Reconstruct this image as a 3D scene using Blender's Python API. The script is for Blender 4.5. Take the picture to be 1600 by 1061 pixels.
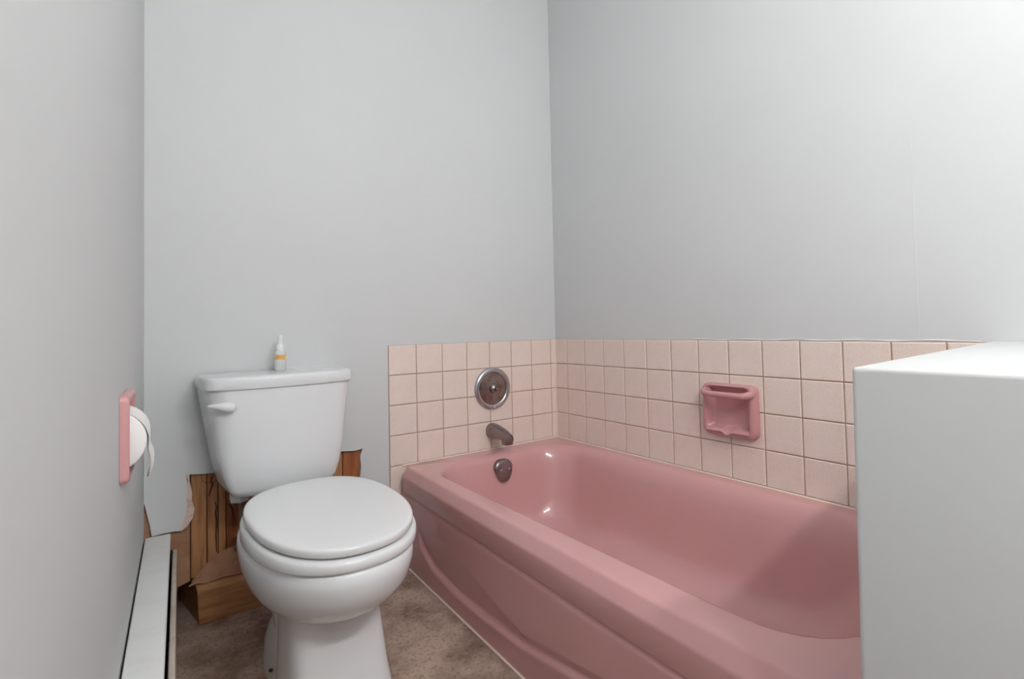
import bpy, bmesh, math, random
import numpy as np
from mathutils import Vector, Matrix
random.seed(7)
for o in list(bpy.data.objects): bpy.data.objects.remove(o)
C = bpy.context.scene.collection
S = bpy.context.scene
ZO = 0.785                     # tile-top level above the floor; shapes below are written from the tile top

# ------------------------------------------------------------------ camera
CAM = (-1.5222, -1.7727, 0.0539 + ZO); YAW, PIT, ROL, FPX, V0 = 0.6255, 0.0304, -0.0211, 794.02, -41.92
fw = Vector((math.sin(YAW)*math.cos(PIT), math.cos(YAW)*math.cos(PIT), math.sin(PIT)))
rt = Vector((math.cos(YAW), -math.sin(YAW), 0)); up = rt.cross(fw)
R_ = math.cos(ROL)*rt + math.sin(ROL)*up; U_ = -math.sin(ROL)*rt + math.cos(ROL)*up
cd = bpy.data.cameras.new('camera'); cam = bpy.data.objects.new('camera', cd); C.objects.link(cam)
M = Matrix((R_, U_, -fw)).transposed().to_4x4(); M.translation = Vector(CAM); cam.matrix_world = M
cd.sensor_fit = 'HORIZONTAL'; cd.sensor_width = 36; cd.lens = FPX/1600*36; cd.shift_y = V0/1600; cd.clip_start = 0.01
S.camera = cam
# ------------------------------------------------------------------ light and exposure
W = bpy.data.worlds.new('world'); S.world = W; W.use_nodes = True
W.node_tree.nodes['Background'].inputs[0].default_value = (1, 1, 1, 1); W.node_tree.nodes['Background'].inputs[1].default_value = 0.3
S.view_settings.view_transform = 'Standard'; S.view_settings.look = 'None'; S.view_settings.gamma = 1
S.view_settings.use_curve_mapping = False; S.view_settings.exposure = 0.0
BULB = 515.0                     # strength of the vanity globes

# ------------------------------------------------------------------ helpers
def wloc(o):
    v = Vector((0, 0, 0))
    while o: v += o.location; o = o.parent
    return v
def mesh(name, verts, faces, mat=None, parent=None, smooth=True, angle=35, z=True, bevel=0, seg=2):
    off = wloc(parent) if parent else Vector((0, 0, 0))
    me = bpy.data.meshes.new(name)
    vs = [(v[0]-off.x, v[1]-off.y, v[2]+(ZO if z else 0)-off.z) for v in verts]
    me.from_pydata(vs, [], [tuple(f) for f in faces]); 
    bm = bmesh.new(); bm.from_mesh(me)
    bmesh.ops.remove_doubles(bm, verts=bm.verts, dist=1e-6)
    bmesh.ops.recalc_face_normals(bm, faces=bm.faces)
    if bevel:
        es = [e for e in bm.edges if len(e.link_faces) == 2 and e.calc_face_angle(0) > 0.5]
        bmesh.ops.bevel(bm, geom=es, offset=bevel, segments=seg, affect='EDGES', profile=0.6)
    bm.to_mesh(me); bm.free()
    o = bpy.data.objects.new(name, me); C.objects.link(o)
    if mat: me.materials.append(mat)
    if parent: o.parent = parent
    if smooth:
        me.shade_smooth(); me.set_sharp_from_angle(angle=math.radians(angle))
    return o
def tag(o, label=None, cat=None, group=None, kind=None):
    if label: o['label'] = label
    if cat: o['category'] = cat
    if group: o['group'] = group
    if kind: o['kind'] = kind
    return o
def thing(name, loc, label, cat, group=None):
    o = bpy.data.objects.new(name, None); C.objects.link(o); o.empty_display_size = .05
    o.location = (loc[0], loc[1], loc[2]+ZO); return tag(o, label, cat, group)
def boxv(x0, x1, y0, y1, z0, z1):
    v = [(x, y, z) for z in (z0, z1) for y in (y0, y1) for x in (x0, x1)]
    f = [(0, 2, 3, 1), (4, 5, 7, 6), (0, 1, 5, 4), (2, 6, 7, 3), (0, 4, 6, 2), (1, 3, 7, 5)]
    return v, f
def join(*parts):
    V, F = [], []
    for v, f in parts:
        n = len(V); V += list(v); F += [tuple(i+n for i in q) for q in f]
    return V, F
def loft(rings, cap0=True, cap1=True, closed=True):
    n = len(rings[0]); V = [p for r in rings for p in r]; F = []
    m = n if closed else n-1
    for i in range(len(rings)-1):
        for j in range(m):
            k = (j+1) % n
            F.append((i*n+j, i*n+k, (i+1)*n+k, (i+1)*n+j))
    if cap0: F.append(tuple(range(n))[::-1])
    if cap1: F.append(tuple(range((len(rings)-1)*n, len(rings)*n)))
    return V, F
def lathe(prof, center, axis=(0, 0, 1), n=40):
    """prof: list of (radius, distance along axis)"""
    a = Vector(axis).normalized(); t = Vector((1, 0, 0)) if abs(a.x) < .9 else Vector((0, 1, 0))
    e1 = a.cross(t).normalized(); e2 = a.cross(e1); c = Vector(center)
    rings = [[tuple(c+a*h+(e1*math.cos(2*math.pi*k/n)+e2*math.sin(2*math.pi*k/n))*max(r, 1e-4)) for k in range(n)] for r, h in prof]
    return loft(rings)
def tube(path, rad, n=12, cap=True):
    P = [Vector(p) for p in path]; rings = []
    rr_ = rad if isinstance(rad, (list, tuple)) else [rad]*len(P)
    u = None
    for i, p in enumerate(P):
        d = (P[min(i+1, len(P)-1)]-P[max(i-1, 0)]).normalized()
        if u is None: u = d.orthogonal().normalized()
        u = (u-d*u.dot(d)).normalized(); w = d.cross(u)
        rings.append([tuple(p+(u*math.cos(2*math.pi*k/n)+w*math.sin(2*math.pi*k/n))*rr_[i]) for k in range(n)])
    return loft(rings, cap, cap)
def rrect(x0, x1, y0, y1, r, nc=8, ns=6):
    """rounded rectangle, r = radii at (x0,y0),(x1,y0),(x1,y1),(x0,y1); always the same point count"""
    if not isinstance(r, (list, tuple)): r = (r,)*4
    cs = [(x0+r[0], y0+r[0], r[0], 180), (x1-r[1], y0+r[1], r[1], 270), (x1-r[2], y1-r[2], r[2], 0), (x0+r[3], y1-r[3], r[3], 90)]
    arcs = [[(cx+q*math.cos(math.radians(a+90*k/nc)), cy+q*math.sin(math.radians(a+90*k/nc))) for k in range(nc+1)] for cx, cy, q, a in cs]
    out = []
    for i in range(4):
        out += arcs[i]; a, b = arcs[i][-1], arcs[(i+1) % 4][0]
        out += [(a[0]+(b[0]-a[0])*k/ns, a[1]+(b[1]-a[1])*k/ns) for k in range(1, ns)]
    return out
def sm(a, b, x):
    t = min(1, max(0, (x-a)/(b-a))); return t*t*(3-2*t)

# ------------------------------------------------------------------ materials
def srgb(r, g, b):
    f = lambda c: (c/255/12.92) if c/255 <= .04045 else ((c/255+.055)/1.055)**2.4
    return (f(r), f(g), f(b), 1)
def mat(name, col, rough=.5, metal=0, spec=.5, noise=None, bump=None, coat=0, emit=None, trans=0, sss=0):
    m = bpy.data.materials.new(name); m.use_nodes = True; nt = m.node_tree; b = nt.nodes['Principled BSDF']
    b.inputs['Base Color'].default_value = col; b.inputs['Roughness'].default_value = rough; b.inputs['Metallic'].default_value = metal
    b.inputs['Specular IOR Level'].default_value = spec; b.inputs['Coat Weight'].default_value = coat; b.inputs['Coat Roughness'].default_value = .08
    b.inputs['Transmission Weight'].default_value = trans
    tc = nt.nodes.new('ShaderNodeTexCoord')
    def nz(scale, detail=4, stretch=None, rough_=.6):
        n = nt.nodes.new('ShaderNodeTexNoise'); n.inputs['Scale'].default_value = scale; n.inputs['Detail'].default_value = detail; n.inputs['Roughness'].default_value = rough_
        if stretch:
            mp = nt.nodes.new('ShaderNodeMapping'); mp.inputs['Scale'].default_value = stretch
            nt.links.new(tc.outputs['Object'], mp.inputs['Vector']); nt.links.new(mp.outputs[0], n.inputs['Vector'])
        else: nt.links.new(tc.outputs['Object'], n.inputs['Vector'])
        return n
    if noise:
        prev = None
        for (col2, scale, lo, hi, fac, *st) in noise:
            n = nz(scale, 5, st[0] if st else None)
            r = nt.nodes.new('ShaderNodeMapRange'); r.inputs[1].default_value = lo; r.inputs[2].default_value = hi; r.inputs[3].default_value = 0; r.inputs[4].default_value = fac
            nt.links.new(n.outputs[0], r.inputs[0])
            x = nt.nodes.new('ShaderNodeMix'); x.data_type = 'RGBA'; x.inputs['B'].default_value = col2
            if prev: nt.links.new(prev, x.inputs['A'])
            else: x.inputs['A'].default_value = col
            nt.links.new(r.outputs[0], x.inputs['Factor']); prev = x.outputs['Result']
        nt.links.new(prev, b.inputs['Base Color'])
    if bump:
        scale, strength, dist = bump[:3]
        n = nz(scale, 4, bump[3] if len(bump) > 3 else None); bp = nt.nodes.new('ShaderNodeBump'); bp.inputs['Strength'].default_value = strength; bp.inputs['Distance'].default_value = dist
        nt.links.new(n.outputs[0], bp.inputs['Height']); nt.links.new(bp.outputs[0], b.inputs['Normal'])
    if emit:
        b.inputs['Emission Color'].default_value = emit[0]; b.inputs['Emission Strength'].default_value = emit[1]
    return m
M_ = {}
M_['paint'] = mat('wall_paint', srgb(210, 212, 213), .55, spec=.3, noise=[(srgb(206, 208, 209), 2.2, .35, .65, .6)], bump=(28, .06, .003))
M_['paint_half'] = mat('half_wall_paint', srgb(209, 211, 211), .5, spec=.3, bump=(40, .05, .002))
M_['ceil'] = mat('ceiling_paint', srgb(232, 233, 233), .8)
M_['white'] = mat('white_porcelain', srgb(228, 230, 232), .07, spec=.5)
M_['plastic'] = mat('white_seat_plastic', srgb(228, 229, 230), .12, spec=.5)
M_['pink'] = mat('pink_enamel', srgb(207, 158, 158), .13, spec=.5, coat=.1)
M_['pink_c'] = mat('pink_ceramic', srgb(196, 142, 144), .14, spec=.5, coat=.4)
M_['pink_tp'] = mat('pink_glazed_holder', srgb(212, 158, 158), .3, spec=.4)
M_['tile'] = mat('speckled_beige_tile', srgb(234, 217, 207), .42, spec=.4, noise=[(srgb(200, 176, 163), 420, .5, .72, .7), (srgb(237, 224, 217), 9, .45, .7, .5)], bump=(300, .12, .001))
M_['grout'] = mat('brown_grout', srgb(182, 150, 130), .85, noise=[(srgb(152, 116, 96), 30, .45, .65, .6)])
M_['caulk'] = mat('cream_caulk', srgb(238, 218, 206), .5)
M_['chrome'] = mat('chrome', srgb(190, 192, 198), .14, 1)
M_['chrome_dark'] = mat('tarnished_chrome', srgb(158, 146, 142), .24, 1, noise=[(srgb(104, 84, 76), 40, .45, .65, .7)])
M_['spout'] = mat('worn_grey_metal', srgb(146, 134, 134), .3, .85, noise=[(srgb(112, 98, 98), 30, .45, .65, .6)])
M_['tp'] = mat('toilet_paper', srgb(246, 245, 244), .9, spec=.1)
M_['dark'] = mat('dark_gap', srgb(30, 28, 27), .8)
M_['heater'] = mat('heater_enamel', srgb(232, 232, 231), .35, noise=[(srgb(218, 216, 213), 14, .5, .7, .5)])
M_['heater_f'] = mat('heater_aged_cream', srgb(206, 192, 180), .45, noise=[(srgb(176, 158, 144), 18, .45, .7, .6)])
def wood(name, a, b_, c, sc=1):
    return mat(name, srgb(*a), .6, spec=.25, noise=[(srgb(*b_), 14*sc, .42, .62, .9, (7, 7, .5)), (srgb(*c), 40*sc, .55, .75, .5, (6, 6, .35))], bump=(60, .25, .002, (6, 6, .4)))
M_['wood1'] = wood('golden_plank', (182, 134, 94), (158, 106, 70), (108, 66, 42))
M_['wood2'] = wood('red_brown_plank', (158, 98, 60), (120, 64, 36), (66, 34, 20))
M_['wood3'] = wood('orange_plank', (170, 106, 70), (142, 80, 50), (98, 52, 32))
M_['ply'] = mat('pinkish_torn_ply', srgb(176, 136, 108), .75, spec=.2, noise=[(srgb(150, 104, 76), 9, .45, .65, .7), (srgb(130, 74, 48), 25, .58, .75, .7)])
M_['block'] = mat('pale_timber_block', srgb(184, 138, 96), .6, spec=.25, noise=[(srgb(156, 108, 70), 12, .42, .62, .8, (.5, 7, 7)), (srgb(104, 66, 40), 30, .58, .78, .8, (.4, 6, 6))], bump=(50, .2, .002, (.4, 6, 6)))
M_['paper'] = mat('torn_plaster_edge', srgb(214, 194, 182), .85, noise=[(srgb(168, 110, 84), 22, .5, .66, .8)])
M_['bottle'] = mat('clear_bottle', srgb(236, 238, 238), .22, spec=.5, trans=.25)
M_['label'] = mat('orange_label', srgb(226, 170, 96), .5, noise=[(srgb(238, 206, 150), 60, .5, .6, .8)])
M_['cap'] = mat('white_pump', srgb(238, 239, 242), .35)
M_['globe'] = mat('lit_globe', (1, 1, 1, 1), .3, emit=((1, .985, .965, 1), BULB))
M_['bolt'] = mat('black_bolt', srgb(35, 33, 32), .4, .5)
M_['hose'] = mat('grey_supply_hose', srgb(120, 110, 102), .4, .6)
M_['floor'] = mat('brown_mottled_vinyl', srgb(190, 166, 152), .62, spec=.3,
    noise=[(srgb(130, 106, 91), 7, .42, .62, .95), (srgb(184, 162, 148), 38, .46, .68, .65), (srgb(92, 70, 58), 110, .52, .7, .7), (srgb(84, 62, 50), 3.1, .5, .7, .5)], bump=(120, .15, .001))

# ------------------------------------------------------------------ the room
FZ, CZ = -ZO, 1.66
LX, LB = -1.525, 0.0469                        # left wall meets the back wall here; it stands a little out of square
def lw(t, n, z): return (LX - math.sin(LB)*t + math.cos(LB)*n, -math.cos(LB)*t - math.sin(LB)*n, z)
YF = -2.47
tag(mesh('floor', *boxv(-1.9, .12, YF-.1, .32, FZ-.06, FZ), M_['floor'], smooth=False), 'brown mottled vinyl floor with dirty patches', kind='structure')
tag(mesh('ceiling', *boxv(-1.9, .12, YF-.1, .32, CZ, CZ+.06), M_['ceil'], smooth=False), 'plain white ceiling above the picture', kind='structure')
# back wall: plasterboard with the broken-out hole behind the toilet
out = [(-1.53, CZ), (0.1, CZ), (0.1, FZ), (-.917, FZ), (-.911, -.70), (-.916, -.60), (-.909, -.52), (-.913, -.46), (-.908, -.42), (-.911, -.385), (-.902, -.358),
       (-.93, -.362), (-.97, -.357), (-1.05, -.36), (-1.2, -.354), (-1.34, -.361), (-1.38, -.359), (-1.417, -.354), (-1.417, -.38), (-1.410, -.41), (-1.412, -.43), (-1.405, -.455), (-1.409, -.48), (-1.422, -.503),
       (-1.436, -.513), (-1.455, -.509), (-1.48, -.509), (-1.507, -.511), (-1.511, -.48), (-1.517, -.45), (-1.523, -.42), (-1.53, -.40)]
T_ = .011
n = len(out); V = [(x, 0, z) for x, z in out] + [(x, T_, z) for x, z in out]
F = [tuple(range(n)), tuple(range(2*n-1, n-1, -1))] + [(i, (i+1) % n, (i+1) % n+n, i+n) for i in range(n)]
WB = tag(mesh('wall_back', V, F, M_['paint'], smooth=False), 'pale grey back wall broken open behind the toilet', kind='structure')
edge = [(-1.423, -.354), (-1.417, -.380), (-1.412, -.41), (-1.413, -.43), (-1.406, -.455), (-1.411, -.48), (-1.424, -.503), (-1.438, -.5125)]
rings = []
for i, (x, z) in enumerate(edge):
    w = (.003, .006, .010, .012, .017, .018, .014, .005)[i]
    rings.append([(x-w, -.0003, z+.002), (x-w*.4, -.0022, z+.001), (x+.0015, -.001, z), (x+.001, .008, z)])
mesh('torn_edge', *loft(rings, closed=False, cap0=False, cap1=False), M_['paper'], WB)
# boards laid bare behind the hole
def plank(x0, x1, zb, m, y0=.0135, y1=.034, slant=0, name='plank'):
    v, f = boxv(x0+.0012, x1-.0012, y0, y1, zb, -.28)
    v = [(x, y, z+(slant if (i < 4 and x > (x0+x1)/2) else 0)) for i, (x, y, z) in enumerate(v)]
    return mesh(name, v, f, M_[m], WB, smooth=False, bevel=.0015)
plank(-1.53, -1.414, -.700, 'ply', .0125, .018, slant=.034)
plank(-1.414, -1.372, -.660, 'wood1'); plank(-1.372, -1.343, -.655, 'wood1', .0145)
plank(-1.343, -1.322, -.650, 'wood1', .0165); plank(-1.322, -1.285, -.650, 'wood2', .016); plank(-1.285, -1.215, -.645, 'wood2', .014)
plank(-1.215, -1.12, -.65, 'wood1'); plank(-1.12, -1.03, -.65, 'wood2'); plank(-1.03, -.968, -.65, 'wood1', .015); plank(-.968, -.88, -.65, 'wood3', .014)
# knots and splits in the boards
def knot(pts, w, y):
    P = [(x, y, z) for x, z in pts]; rings = []
    for i, (x, yy, z) in enumerate(P):
        ww = .6*w*(.35+.65*math.sin(math.pi*(i+.5)/len(P)))
        rings.append([(x-ww, yy, z), (x, yy-.0012, z), (x+ww, yy, z)])
    mesh('split', *loft(rings, closed=False, cap0=False, cap1=False), M_['split'], WB)
M_['split'] = mat('dark_split_wood', srgb(76, 46, 32), .8)
knot([(-1.358, -.372), (-1.362, -.385), (-1.357, -.398), (-1.364, -.415), (-1.368, -.43)], .004, .0120)
knot([(-1.345, -.385), (-1.355, -.392), (-1.372, -.390), (-1.385, -.381)], .003, .0118)
knot([(-1.352, -.45), (-1.347, -.465), (-1.350, -.485), (-1.347, -.51), (-1.349, -.55), (-1.347, -.60)], .004, .0122)
knot([(-1.325, -.462), (-1.313, -.466), (-1.305, -.482), (-1.302, -.51), (-1.304, -.55)], .005, .0148)
mesh('rear_light_stop', *boxv(-1.9, .1, .26, .3, FZ, -.2), M_['wood2'], WB, smooth=False)  # added board closing the cavity so world light cannot leak in under the planks
mesh('top_filler', *boxv(-1.9, .1, .12, .14, -.25, CZ), M_['dark'], WB, smooth=False)

# right wall
v, f = boxv(0, .1, YF-.05, .1, FZ, CZ)
WR = tag(mesh('wall_right', v, f, M_['paint'], smooth=False), 'pale grey right wall above the tub with tiled lower part', kind='structure')
mesh('drywall_seam', *tube([(.0005, -1.349, z) for z in np.linspace(.01, .50, 14)], .0011, 6), M_['paint'], WR)
mesh('peeling_edge', *tube([(-.0008, y, .003+.0015*math.sin(y*40)) for y in np.linspace(-.72, -1.46, 40)], [.0014+.0008*math.sin(k*1.3) for k in range(40)], 6), M_['ceil'], WR)
# left wall with the recess of the paper holder (t along the wall from the corner, n off the wall)
HT0, HT1, HZ0, HZ1 = .535, .690, -.196, -.048
it0, it1, iz0, iz1, dep = HT0+.012, HT1-.012, HZ0+.012, HZ1-.012, -.082
def lbox(t0, t1, n0, n1, z0, z1):
    v, f = boxv(t0, t1, n0, n1, z0, z1); return [lw(*p) for p in v], f
WL = tag(mesh('wall_left', *join(lbox(-.3, it0, -.1, 0, FZ, CZ), lbox(it1, 2.9, -.1, 0, FZ, CZ), lbox(it0, it1, -.1, 0, FZ, iz0), lbox(it0, it1, -.1, 0, iz1, CZ), lbox(it0, it1, -.1, dep-.006, iz0, iz1)),
         M_['paint'], smooth=False), 'pale grey left wall with a recess for the paper holder', kind='structure')
mesh('wall_crack', *join(lbox(.02, .022, -.001, .0006, -.335, -.285)), M_['dark'], WL, smooth=False)
tag(mesh('wall_front', *boxv(-1.9, .1, YF-.1, YF, FZ, CZ), M_['paint'], smooth=False), 'pale grey wall behind the camera', kind='structure')
# low wall at the foot of the tub
HWX, HWY0, HWY1 = -.885, -1.479, -1.78
def foot_y(x): return -1.479-.054*(x/-.885)           # the low wall stands slightly askew
v, f = boxv(HWX, -.0005, HWY1, HWY0, FZ, .0025)
v = [(x, foot_y(x)+(.008 if z < -.1 and x < -.1 else 0) if y > -1.6 else y, z) for x, y, z in v]
HW = tag(mesh('wall_low', v, f, M_['paint_half'], bevel=.005, seg=3, angle=60), 'low grey partition wall at the foot of the tub', kind='structure')

# ------------------------------------------------------------------ wall tiles
P_ = .110; G_ = .0030
def tile_mesh(w, h, t=.0055):
    e = .0022
    v = [(x*w/2, y, z*h/2) for y in (0,) for x, z in ((-1, -1), (1, -1), (1, 1), (-1, 1))]
    v += [(x*w/2, -t+e*.8, z*h/2) for x, z in ((-1, -1), (1, -1), (1, 1), (-1, 1))]
    v += [(x*(w/2-e), -t, z*(h/2-e)) for x, z in ((-1, -1), (1, -1), (1, 1), (-1, 1))]
    f = [(0, 3, 2, 1), (8, 9, 10, 11)] + [(i, (i+1) % 4, 4+(i+1) % 4, 4+i) for i in range(4)] + [(4+i, 4+(i+1) % 4, 8+(i+1) % 4, 8+i) for i in range(4)]
    me = bpy.data.meshes.new('tile'); me.from_pydata(v, [], f); me.materials.append(M_['tile']); me.update(); return me
cache = {}
def tile(w, h, loc, rot, parent):
    k = (round(w, 4), round(h, 4))
    if k not in cache: cache[k] = tile_mesh(w, h)
    o = bpy.data.objects.new('tile', cache[k]); C.objects.link(o); o.parent = parent
    o.location = (loc[0], loc[1], loc[2]+ZO); o.rotation_euler = (0, random.uniform(-.0025, .0025), rot+random.uniform(-.004, .004))
s1, s2 = .0345, .0821
xe = [-s1-7*P_+k*P_ for k in range(8)] + [-.0015]
for r in range(4):
    for k in range(8):
        tile(xe[k+1]-xe[k]-G_, P_-G_, ((xe[k]+xe[k+1])/2, -.0005, -P_*(r+.5)), 0, WB)
for r in range(4, 7):                                   # narrow strip of tiles beside the tub
    zt, zb = -P_*r, max(-P_*(r+1), FZ+.001)
    tile(.070, zt-zb-G_, (xe[0]+.0365, -.0005, (zt+zb)/2), 0, WB)
mesh('grout', *boxv(xe[0]+.0005, -.0008, -.0030, .001, -.447, -.0004), M_['grout'], WB, smooth=False)
mesh('grout', *boxv(xe[0]+.0005, xe[0]+.0715, -.0030, .001, FZ+.0005, -.447), M_['grout'], WB, smooth=False)
ye = [-.0065, -s2] + [-s2-k*P_ for k in range(1, 14)]; ye = [y for y in ye if y > HWY0+.002] + [HWY0+.002]
for r in range(4):
    for k in range(len(ye)-1):
        tile(ye[k]-ye[k+1]-G_, P_-G_, (-.0005, (ye[k]+ye[k+1])/2, -P_*(r+.5)), -math.pi/2, WR)
mesh('grout', *boxv(-.0030, .001, HWY0+.002, -.005, -.447, -.0004), M_['grout'], WR, smooth=False)
mesh('corner_grout', *tube([(-.0065, -.0065, -.444), (-.0065, -.0065, -.002)], .0028, 8), M_['caulk'], WB)

# ------------------------------------------------------------------ bathtub
TUBY0, TUBY1 = HWY0+.004, -.0075
def xf(y): return -.768+.027*y
TB = thing('bathtub', (-.40, -.74, FZ), 'pink enamelled alcove bathtub with a sculpted apron', 'bathtub')
def outer(z, i, y_i=0):
    pts = rrect(-.768, -.0075, TUBY0, TUBY1, (.004, .004, .004, .034))
    res = []
    for x, y in pts:
        w = (x+.0075)/(-.768+.0075)                     # 1 at the front, 0 at the wall
        yy = y+(foot_y(x)-HWY0+(.006 if w > .5 else 0))*sm(-1.0, TUBY0, y)
        res.append((x+w*(.027*y+i), yy, z))
    return res
def inner(z, fr, sd, hd, ft, r): return [(x, y, z) for x, y in rrect(-.705+fr, -.060-sd, -1.440+ft, -.082-hd, r)]
rings = [outer(-.5285, .03), outer(-.5285, .0015), outer(-.526, 0), outer(-.479, 0), outer(-.474, .0006), outer(-.4705, .0030), outer(-.469, .0040), outer(-.4485, .0170), outer(-.4455, .0195), outer(-.4430, .0235), outer(-.442, .029),
         inner(-.442, -.010, -.012, -.014, -.012, .165), inner(-.4428, -.002, -.004, -.004, -.004, .160), inner(-.446, .005, .006, .006, .006, .155), inner(-.454, .011, .016, .014, .014, .150), inner(-.470, .016, .026, .021, .022, .147),
         inner(-.50, .021, .036, .028, .036, .145), inner(-.56, .029, .048, .037, .070, .145), inner(-.63, .040, .060, .047, .115, .145),
         inner(-.685, .055, .075, .060, .160, .145), inner(-.72, .075, .095, .082, .205, .14), inner(-.742, .105, .125, .115, .255, .135), inner(-.752, .15, .17, .165, .32, .12), inner(-.754, .22, .23, .26, .45, .08)]
mesh('tub_shell', *loft(rings, cap0=False), M_['pink'], TB, angle=70)
# apron with the sweeping moulded hollow
ry = [-.150, -.163, -.181, -.273, -.435, -.575, -.749, -.889, -.962, -1.10, -1.25, -1.36, -1.5]
rz = [-.610, -.633, -.678, -.715, -.728, -.724, -.711, -.689, -.678, -.652, -.622, -.598, -.57]
cy = [-.150, -.185, -.279, -.395, -.540, -.663, -.779, -.90, -1.10, -1.25, -1.5]
cz_ = [-.612, -.611, -.599, -.605, -.635, -.664, -.682, -.672, -.640, -.608, -.555]
NY, NZ = 300, 90; V, F = [], []
for i in range(NY+1):
    y = TUBY1+(foot_y(-.81)+.013-TUBY1)*i/NY
    zr = float(np.interp(-y, [-a for a in ry], rz)); zc = float(np.interp(-y, [-a for a in cy], cz_))
    en = sm(.148, .185, -y)
    for j in range(NZ+1):
        z = FZ+.0005+(-.529-FZ)*j/NZ
        d = 0
        if en > 0 and zc > zr:
            h = max(zc-zr, .012)
            if z > zr-.006:
                d = .013*sm(zr-.006, zr+.010, z)*(1-min(1, max(0, (z-zr-.008)/max(h-.008, .02))))
            elif z > zr-.03: d = -.0012*sm(zr-.03, zr-.008, z)
            d *= en*min(1, h/.03)
        d += .0035*sm(-.545, -.532, z)
        V.append((xf(y)+.0015+d, y, z))
for i in range(NY):
    for j in range(NZ):
        a = i*(NZ+1)+j; F.append((a, a+1, a+NZ+2, a+NZ+1))
nb = len(V)
V += [(-.72, TUBY1, FZ+.0005), (-.72, TUBY1, -.529), (-.72, TUBY0, FZ+.0005), (-.72, TUBY0, -.529)]
F += [(0, nb, nb+1, NZ)]
mesh('apron', V, F, M_['pink'], TB, angle=50)
mesh('base_caulk', *tube([(xf(y)-.0005, y, FZ+.002) for y in np.linspace(TUBY1, TUBY0, 12)], .0032, 8), M_['caulk'], TB)
mesh('wall_caulk', *join(tube([(x, -.008, -.4415) for x in np.linspace(-.757, -.008, 8)], .0034, 8), tube([(-.008, y, -.4415) for y in np.linspace(-.008, TUBY0, 12)], .0034, 8)), M_['caulk'], TB)

# ------------------------------------------------------------------ tub fittings
TV = thing('shower_valve', (-.355, -.006, -.194), 'round chrome valve plate without its handle on the tiles', 'valve')
vc = (-.355, -.0062, -.194)
mesh('escutcheon', *lathe([(.088, 0), (.0875, .004), (.083, .009), (.076, .0115), (.068, .010), (.065, .007), (.064, .004)], vc, (0, -1, 0), 64), M_['chrome'], TV)
mesh('inner_plate', *lathe([(.0645, 0), (.064, .0055), (.045, .0085), (.024, .0115), (.021, .012)], vc, (0, -1, 0), 48), M_['chrome_dark'], TV)
mesh('valve_stem', *lathe([(.021, .010), (.020, .020), (.013, .026), (.010, .028), (.009, .040), (.005, .041)], vc, (0, -1, 0), 24), M_['chrome_dark'], TV)
mesh('index_mark', *boxv(-.3535, -.3515, -.0186, -.0168, -.274, -.262), M_['cap'], TV, smooth=False)
SP = thing('bath_spout', (-.362, -.006, -.372), 'worn grey metal bath spout above the tub rim', 'spout')
rings = []
for k, (d, w, h, dz) in enumerate([(0, .029, .029, 0), (.004, .0305, .0305, 0), (.02, .030, .030, -.001), (.045, .028, .027, -.002), (.075, .025, .023, -.005), (.100, .022, .020, -.010), (.118, .020, .019, -.015), (.128, .018, .017, -.018)]):
    rings.append([(-.362+w*math.copysign(abs(math.cos(a))**.85, math.cos(a)), -.0062-d, -.365+dz+h*math.copysign(abs(math.sin(a))**.85, math.sin(a))) for a in [2*math.pi*q/28 for q in range(28)]])
mesh('spout_body', *loft(rings), M_['spout'], SP, angle=50)
v, f = loft([[(-.362+x*s, -.0062-.110+y*s, z) for x, y in rrect(-.018, .018, -.019, .019, .008)] for s, z in ((.85, -.370), (1, -.375), (1, -.402), (.96, -.405))])
mesh('spout_outlet', v, f, M_['spout'], SP, angle=50)
OV = thing('overflow_plate', (-.385, -.122, -.535), 'dark metal overflow plate inside the tub under the spout', 'overflow plate')
def plate(sc, d):
    res = []
    for a in [2*math.pi*q/36 for q in range(36)]:
        c, s = math.cos(a), math.sin(a)
        w = .038*(1.08 if s > 0 else 1.0)*(1-.20*max(0, -s)**1.2); h = .034 if s > 0 else .050
        x = w*math.copysign(abs(c)**.8, c)*sc; zz = h*math.copysign(abs(s)**.9, s)*sc
        res.append((-.385+x, -.1165-d+zz*.14, -.492+zz-d*.14))
    return res
mesh('plate', *loft([plate(.97, -.006), plate(1.0, .002), plate(1.0, .007), plate(.95, .0105), plate(.6, .0125)]), M_['spout'], OV, angle=50)
for sx in (-1, 1):
    mesh('screw', *lathe([(.0065, 0), (.0062, .002), (.003, .003)], (-.385+sx*.019, -.1292, -.494), (0, -1, -.14), 16), M_['chrome'], OV)
# soap dish with grab bar
SD = thing('soap_dish', (-.006, -.855, -.306), 'pink ceramic soap dish with grab bar on the tiled wall', 'soap dish')
Y0, Y1, Z0, Z1 = -.950, -.766, -.304, -.138
def rr3(x, i, r): return [(x, y, z) for y, z in rrect(Y0+i, Y1-i, Z0+i, Z1-i*.45, r)]
rings = [rr3(-.0045, .0, .022), rr3(-.022, .001, .022), rr3(-.031, .006, .021), rr3(-.034, .013, .018), rr3(-.032, .020, .015), rr3(-.024, .025, .012), rr3(-.012, .030, .010), rr3(-.0085, .036, .008)]
mesh('dish_body', *loft(rings), M_['pink_c'], SD, angle=70)
path = [(-.024, Y0+.014, -.164), (-.046, Y0+.013, -.166), (-.055, Y0+.022, -.168), (-.0575, Y0+.038, -.169), (-.058, (Y0+Y1)/2, -.169), (-.0575, Y1-.046, -.169), (-.055, Y1-.031, -.168), (-.046, Y1-.022, -.166), (-.024, Y1-.020, -.164)]
mesh('grab_bar', *tube(path, [.013, .0115, .0108, .0100, .0098, .0100, .0108, .0115, .013], 16), M_['pink_c'], SD, angle=80)
lip = []
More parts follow.
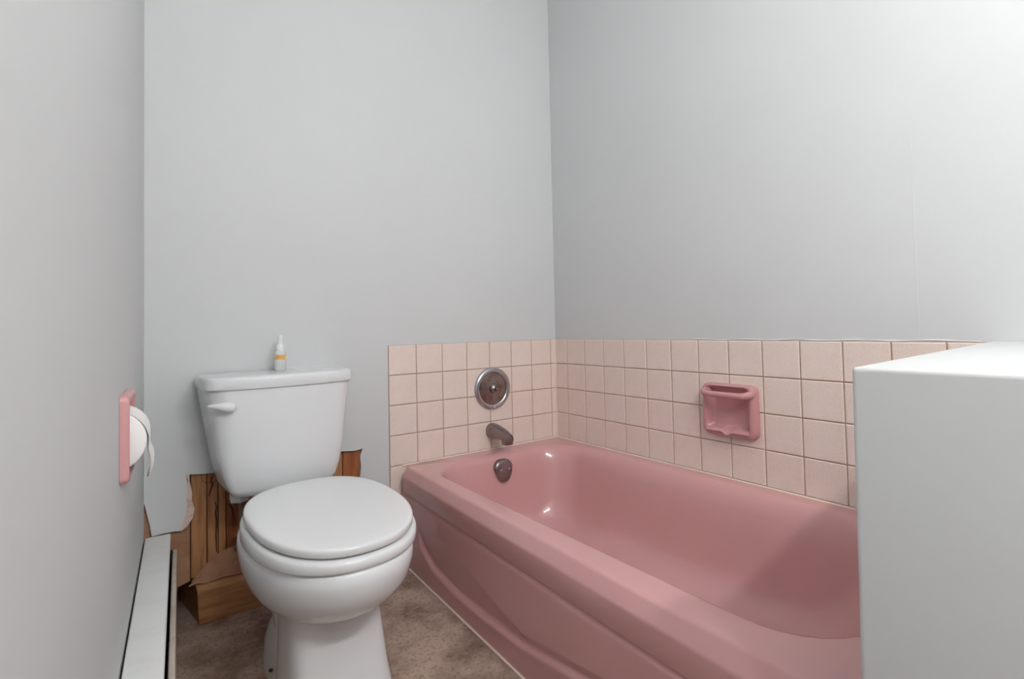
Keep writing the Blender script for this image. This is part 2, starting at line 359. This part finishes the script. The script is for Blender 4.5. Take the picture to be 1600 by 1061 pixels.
for k in range(25):
    y = Y0+.020+(Y1-Y0-.040)*k/24; dd = abs(k-12)/12; nz_ = .010*sm(.30, 0, dd)
    lip.append([(-.010, y, -.272), (-.030, y, -.279-nz_*.6), (-.038, y, -.283-nz_), (-.040, y, -.287-nz_), (-.030, y, -.297), (-.010, y, -.295)])
mesh('drip_lip', *loft(lip), M_['pink_c'], SD, angle=60)

# ------------------------------------------------------------------ toilet
TO = thing('toilet', (-1.185, -.40, FZ), 'white two-piece toilet with closed lid beside the tub', 'toilet')
TCX = -1.199
def tank(z, bw, fw_, yb, yf, bow, rc, N=14):
    half = []                                           # right half, from the middle of the front to the back corner
    e = fw_-rc
    for k in range(N//2+1):
        u = k/(N//2)*e/fw_; half.append((u*fw_, yf-bow*(1-u**2.4)))
    p0 = half[-1]; sd = lambda t: (fw_+(bw-fw_)*t, yf+(yb-yf)*t)
    tc_ = min(.6, rc*1.1/(yb-yf)); p2 = sd(tc_); p1 = (fw_, yf-bow*.02)
    for k in range(1, 7):
        t = k/6; half.append(tuple((1-t)**2*p0[i]+2*t*(1-t)*p1[i]+t*t*p2[i] for i in (0, 1)))
    for t in (.7, .85, .97): half.append(sd(t))
    half += [(bw-.006, yb), (bw*.6, yb), (bw*.3, yb)]
    pts = half+[(-x, y) for x, y in half[::-1][:-1]]
    return [(TCX+x-.055*(y+.02), y+.055*x, z) for x, y in pts]
rings = [tank(-.403, .105, .100, -.065, -.150, .012, .02), tank(-.4005, .130, .122, -.045, -.170, .018, .02), tank(-.392, .145, .136, -.033, -.180, .021, .018), tank(-.375, .153, .145, -.029, -.186, .023, .016),
         tank(-.34, .162, .158, -.027, -.188, .025, .022), tank(-.28, .174, .173, -.025, -.187, .027, .032), tank(-.20, .187, .184, -.024, -.186, .029, .042), tank(-.12, .1995, .196, -.024, -.185, .030, .048), tank(-.096, .2025, .199, -.024, -.185, .030, .05)]
mesh('tank', *loft(rings), M_['white'], TO, angle=50)
rings = [tank(z, .206+i, .205+i, -.016-i, -.190-i, .031, .045) for z, i in ((-.0985, -.005), (-.0978, -.001), (-.095, .001), (-.072, .001), (-.067, -.0005), (-.0642, -.004), (-.0628, -.009), (-.0625, -.014))]
mesh('tank_lid', *loft(rings), M_['white'], TO, angle=40)
hp = (-1.336, -.212, -.143)
HL = mesh('flush_handle', *tube([(-1.325, -.214, -.144), (-1.331, -.2165, -.1435), (-1.342, -.219, -.142), (-1.352, -.2195, -.140), (-1.366, -.217, -.138), (-1.380, -.213, -.1365), (-1.389, -.210, -.1355)],
     [.006, .0125, .0145, .0125, .0085, .0055, .002], 20), M_['plastic'], TO)
mesh('handle_hub', *lathe([(.013, 0), (.0125, .008), (.008, .012)], (-1.338, -.206, -.1425), (0, -1, 0), 20), M_['plastic'], HL)
TH = .07; OX, OY = -1.187, -.19
def tl(x, s, z): return (OX+x*math.cos(TH)+s*math.sin(TH), OY+x*math.sin(TH)-s*math.cos(TH), z)
def egg(z, hw, sb, sf, n=2.2, N=64, mid=.46, nb=None):
    m = sb+mid*(sf-sb); res = []
    for k in range(N):
        a = 2*math.pi*k/N; c, s = math.cos(a), math.sin(a)
        ne = n if s > 0 else (nb or n)
        x = hw*math.copysign(abs(c)**(2/ne), c); q = math.copysign(abs(s)**(2/ne), s)
        zz = z(m+(sf-m if q > 0 else m-sb)*q) if callable(z) else z
        res.append(tl(x, m+(sf-m if q > 0 else m-sb)*q, zz))
    return res
zl = lambda o: (lambda s: -.349+o-.026*(s-.1)/.46)
lid = lambda o, i: egg(zl(o), .174-i, .102+i, .562-i, 2.25, nb=2.5)
mesh('toilet_lid', *loft([lid(-.019, .008), lid(-.0185, .002), lid(-.016, 0), lid(-.006, 0), lid(-.003, .001), lid(-.0012, .004), lid(-.0003, .010), lid(.0006, .04), lid(.001, .09)]), M_['plastic'], TO, angle=50)
seat = lambda z, i: egg(z, .181-i, .096+i, .570-i, 2.25, nb=2.5)
mesh('toilet_seat', *loft([seat(-.4235, .010), seat(-.4225, .003), seat(-.418, 0), seat(lambda s: zl(-.0315)(s), 0), seat(lambda s: zl(-.0255)(s), .003), seat(lambda s: zl(-.0235)(s), .010), seat(lambda s: zl(-.0235)(s), .05)]), M_['plastic'], TO, angle=50)
for sx in (-1, 1):
    v, f = tube([tl(sx*.075-.022, .078, -.384), tl(sx*.075+.022, .078, -.384)], .013, 14)
    mesh('hinge', v, f, M_['plastic'], TO)
bowl = [egg(-.424, .150, .03, .545, 2.2), egg(-.4242, .172, .02, .563, 2.25), egg(-.430, .178, .018, .570, 2.25), egg(-.455, .179, .02, .570, 2.25), egg(-.49, .174, .03, .560, 2.2), egg(-.522, .163, .05, .534, 2.15), egg(-.548, .148, .06, .500, 2.15), egg(-.568, .130, .07, .462, 2.2), egg(-.580, .112, .08, .425, 2.4)]
mesh('bowl', *loft(bowl), M_['white'], TO, angle=60)
ped = [egg(z, hw, .20, sf, n, nb=2.6, mid=.5) for z, hw, sf, n in ((-.53, .098, .392, 4), (-.60, .104, .408, 4.6), (-.66, .107, .420, 5), (-.72, .111, .432, 5), (-.76, .115, .445, 5), (-.782, .118, .448, 5), (-.7845, .117, .447, 5))]
mesh('pedestal', *loft(ped), M_['white'], TO, angle=60)
foot = [egg(z, hw, sb, .36, 2.8, mid=.5) for z, hw, sb in ((-.64, .05, .10), (-.665, .075, .075), (-.69, .092, .06), (-.72, .101, .05), (-.76, .106, .045), (-.7845, .108, .045))]
mesh('rear_foot', *loft(foot), M_['white'], TO, angle=70)
mesh('trapway', *tube([tl(0, .03, -.46), tl(0, .08, -.50), tl(0, .14, -.58), tl(0, .18, -.68)], [.105, .10, .09, .085], 24), M_['white'], TO)
mesh('tank_collar', *lathe([(.07, -.415), (.065, -.395)], (TCX, -.115, 0), (0, 0, 1), 24), M_['dark'], TO)
mesh('floor_bolt', *lathe([(.004, 0), (.004, .005), (.0025, .008)], tl(-.107, .235, -.745), (-1, 0, .4), 12), M_['bolt'], TO)
mesh('tank_nut', *lathe([(.026, -.425), (.027, -.422), (.027, -.404), (.024, -.400)], (-1.303, -.110, 0), (0, 0, 1), 6), M_['plastic'], TO)
hose = [(-1.300, -.110, -.42), (-1.298, -.108, -.47), (-1.299, -.098, -.52), (-1.302, -.080, -.555), (-1.300, -.060, -.570)]
mesh('supply_hose', *tube(hose, .0055, 10), M_['hose'], TO)
SV = mesh('shutoff_valve', *tube([(-1.300, .012, -.575), (-1.300, -.04, -.575), (-1.300, -.066, -.575)], [.008, .009, .010], 12), M_['chrome_dark'], TO)
mesh('valve_knob', *lathe([(.010, 0), (.011, .005), (.008, .010)], (-1.300, -.064, -.575), (0, -1, 0), 10), M_['chrome_dark'], SV)

# spray bottle on the tank lid
BO = thing('spray_bottle', (-1.181, -.062, -.0625), 'small clear spray bottle with orange label on the tank lid', 'bottle')
bc = (-1.181, -.062, -.0622)
mesh('bottle_body', *lathe([(.0155, 0), (.0168, .002), (.0170, .030), (.0170, .050), (.0160, .056), (.011, .060), (.0095, .062)], bc, n=32), M_['bottle'], BO)
mesh('label', *loft([[(bc[0]+.0173*math.cos(a), bc[1]+.0173*math.sin(a), bc[2]+h) for a in np.linspace(math.pi*1.05, math.pi*2.05, 20)] for h in (.034, .039, .044, .049)], cap0=False, cap1=False, closed=False), M_['label'], BO)
CP = mesh('pump_collar', *lathe([(.0108, .060), (.0110, .061), (.0108, .078), (.0095, .0805), (.0072, .082)], bc, n=28), M_['cap'], BO)
mesh('nozzle', *lathe([(.0068, .081), (.0062, .090), (.0062, .098), (.0070, .100), (.0070, .1075), (.0058, .109)], bc, n=24), M_['cap'], CP)

# ------------------------------------------------------------------ paper holder and roll
c0 = lw((HT0+HT1)/2, 0, HZ0)
TP = thing('paper_holder', c0, 'pink ceramic recessed toilet paper holder in the left wall', 'paper holder')
def fr(n, i, r): return [lw(t, n, z) for t, z in rrect(HT0+i, HT1-i, HZ0+i, HZ1-i, r)]
mesh('holder_frame', *loft([fr(.0003, 0, .010), fr(.009, .0005, .010), fr(.0125, .003, .009), fr(.0135, .007, .008), fr(.0125, .0125, .006), fr(.008, .0135, .005), fr(-.070, .0145, .005), fr(-.078, .020, .005)], cap0=False), M_['pink_tp'], TP, angle=60)
mesh('spindle', *tube([lw(HT0+.012, -.018, -.127), lw(HT1-.012, -.018, -.127)], .009, 14), M_['pink_tp'], TP)
RT0, RT1, RN, RZ, RR = HT0+.025, HT1-.022, -.0165, -.127, .0535
PR = thing('toilet_paper_roll', lw((RT0+RT1)/2, RN, RZ-RR), 'white toilet paper roll sitting in the pink wall holder', 'toilet paper')
N = 40
def ring(t, r): return [lw(t, RN+r*math.cos(2*math.pi*k/N), RZ+r*math.sin(2*math.pi*k/N)) for k in range(N)]
v, f = loft([ring(RT0, .02), ring(RT0, RR-.002), ring(RT0+.002, RR), ring(RT1-.002, RR), ring(RT1, RR-.002), ring(RT1, .02), ring(RT0, .02)], False, False)
mesh('roll', v, f, M_['tp'], PR, angle=50)
rings = []
for k in range(15):                                     # loose sheet leaving the roll at its front
    q = k/14; a = math.radians(80-95*min(1, q/.55)); r = RR+.0008+.0015*q
    if q <= .55: n_, z_ = RN+r*math.cos(a), RZ+r*math.sin(a)
    else: n_, z_ = RN+r*math.cos(math.radians(-15))+.006*math.sin((q-.55)*7), RZ+r*math.sin(math.radians(-15))-.075*(q-.55)/.45*.8
    ta, tb_ = RT0+.002+.05*max(0, q-.55), RT1-.001-.10*max(0, q-.6)
    rings.append([lw(ta+(tb_-ta)*j/6, n_+.0025*math.sin(j*1.7+k*.6)*q, z_) for j in range(7)])
inn = [[(p[0]-.0006, p[1], p[2]) for p in r] for r in rings]
v, f = join(loft(rings, False, False, False), loft(inn, False, False, False))
mesh('loose_sheet', v, f, M_['tp'], PR, angle=80)

# ------------------------------------------------------------------ baseboard heater
HE = thing('baseboard_heater', lw(.9, .03, FZ), 'long white baseboard heater with cream front along the left wall', 'heater')
mesh('top_cover', *lbox(.012, 2.2, .0035, .0630, -.519, -.507), M_['heater'], HE, bevel=.004, seg=3, angle=60)
mesh('back_plate', *lbox(.012, 2.2, .0008, .010, FZ+.02, -.5195), M_['dark'], HE, smooth=False)
mesh('front_panel', *lbox(.03, 2.2, .0665, .0775, FZ+.030, -.548), M_['heater_f'], HE, bevel=.003, seg=3, angle=60)
mesh('fin_core', *lbox(.05, 2.2, .012, .060, FZ+.07, FZ+.13), M_['dark'], HE, smooth=False)
for t in (.04, 1.1, 2.15): mesh('bracket', *lbox(t, t+.02, .008, .068, FZ+.0005, -.545), M_['dark'], HE, smooth=False)

# ------------------------------------------------------------------ timber block and the torn sheet over it
yb_, yf_ = .20, -.022
v = [(-1.434, yb_, FZ+.0006), (-1.395, yf_, FZ+.0006), (-1.399, yf_, -.692), (-1.402, yf_+.018, -.674), (-1.412, .03, -.668), (-1.434, yb_, -.672)]
w = [(-.985, y, z) for x, y, z in v]
tag(mesh('timber_block', v+w, [tuple(range(6)), tuple(range(11, 5, -1))]+[(i, (i+1) % 6, (i+1) % 6+6, i+6) for i in range(6)], M_['block'], smooth=False, bevel=.003),
    'sawn timber block lying on the floor under the torn wall', 'timber')
rings = []
top = [(-1.412, -.668), (-1.395, -.648), (-1.370, -.624), (-1.345, -.606), (-1.320, -.598), (-1.290, -.594), (-1.24, -.594)]
for i, (x, zt) in enumerate(top):
    zb = -.672+.003*math.sin(i*2.1); r = []
    for q in np.linspace(0, 1, 9):
        r.append((x-.006*q+.002*math.sin(i*3+q*5), .0105-.022*q**1.5-.004*math.sin(q*3), zt+(zb-zt)*q**.9+.0006))
    rings.append(r)
inn = [[(p[0], p[1]+.0022, p[2]-.001) for p in r] for r in rings]
a = loft(rings, False, False, False); b = loft(inn, False, False, False)
tag(mesh('torn_sheet', *join(a, b), M_['ply'], angle=80), 'torn brown sheet curling over the timber block', 'torn sheet')

# ------------------------------------------------------------------ lamps of the room (behind and above the camera)
VX, VZ, GR = (-1.31, -1.0, -.69), 1.08, .03
VL = thing('vanity_light', (-1.0, YF, VZ-.06), 'chrome bar with three lit globes on the wall behind', 'lamp')
mesh('mount_bar', *boxv(-1.43, -.57, YF, YF+.04, VZ-.06, VZ+.06), M_['chrome'], VL, bevel=.006)
for x in VX:
    mesh('socket', *lathe([(.026, .038), (.026, .07), (.020, .075)], (x, YF, VZ), (0, 1, 0), 24), M_['chrome'], VL)
    mesh('globe', *lathe([(GR*math.sin(math.pi*k/14), .070+GR-GR*math.cos(math.pi*k/14)) for k in range(15)], (x, YF, VZ), (0, 1, 0), 28), M_['globe'], VL)
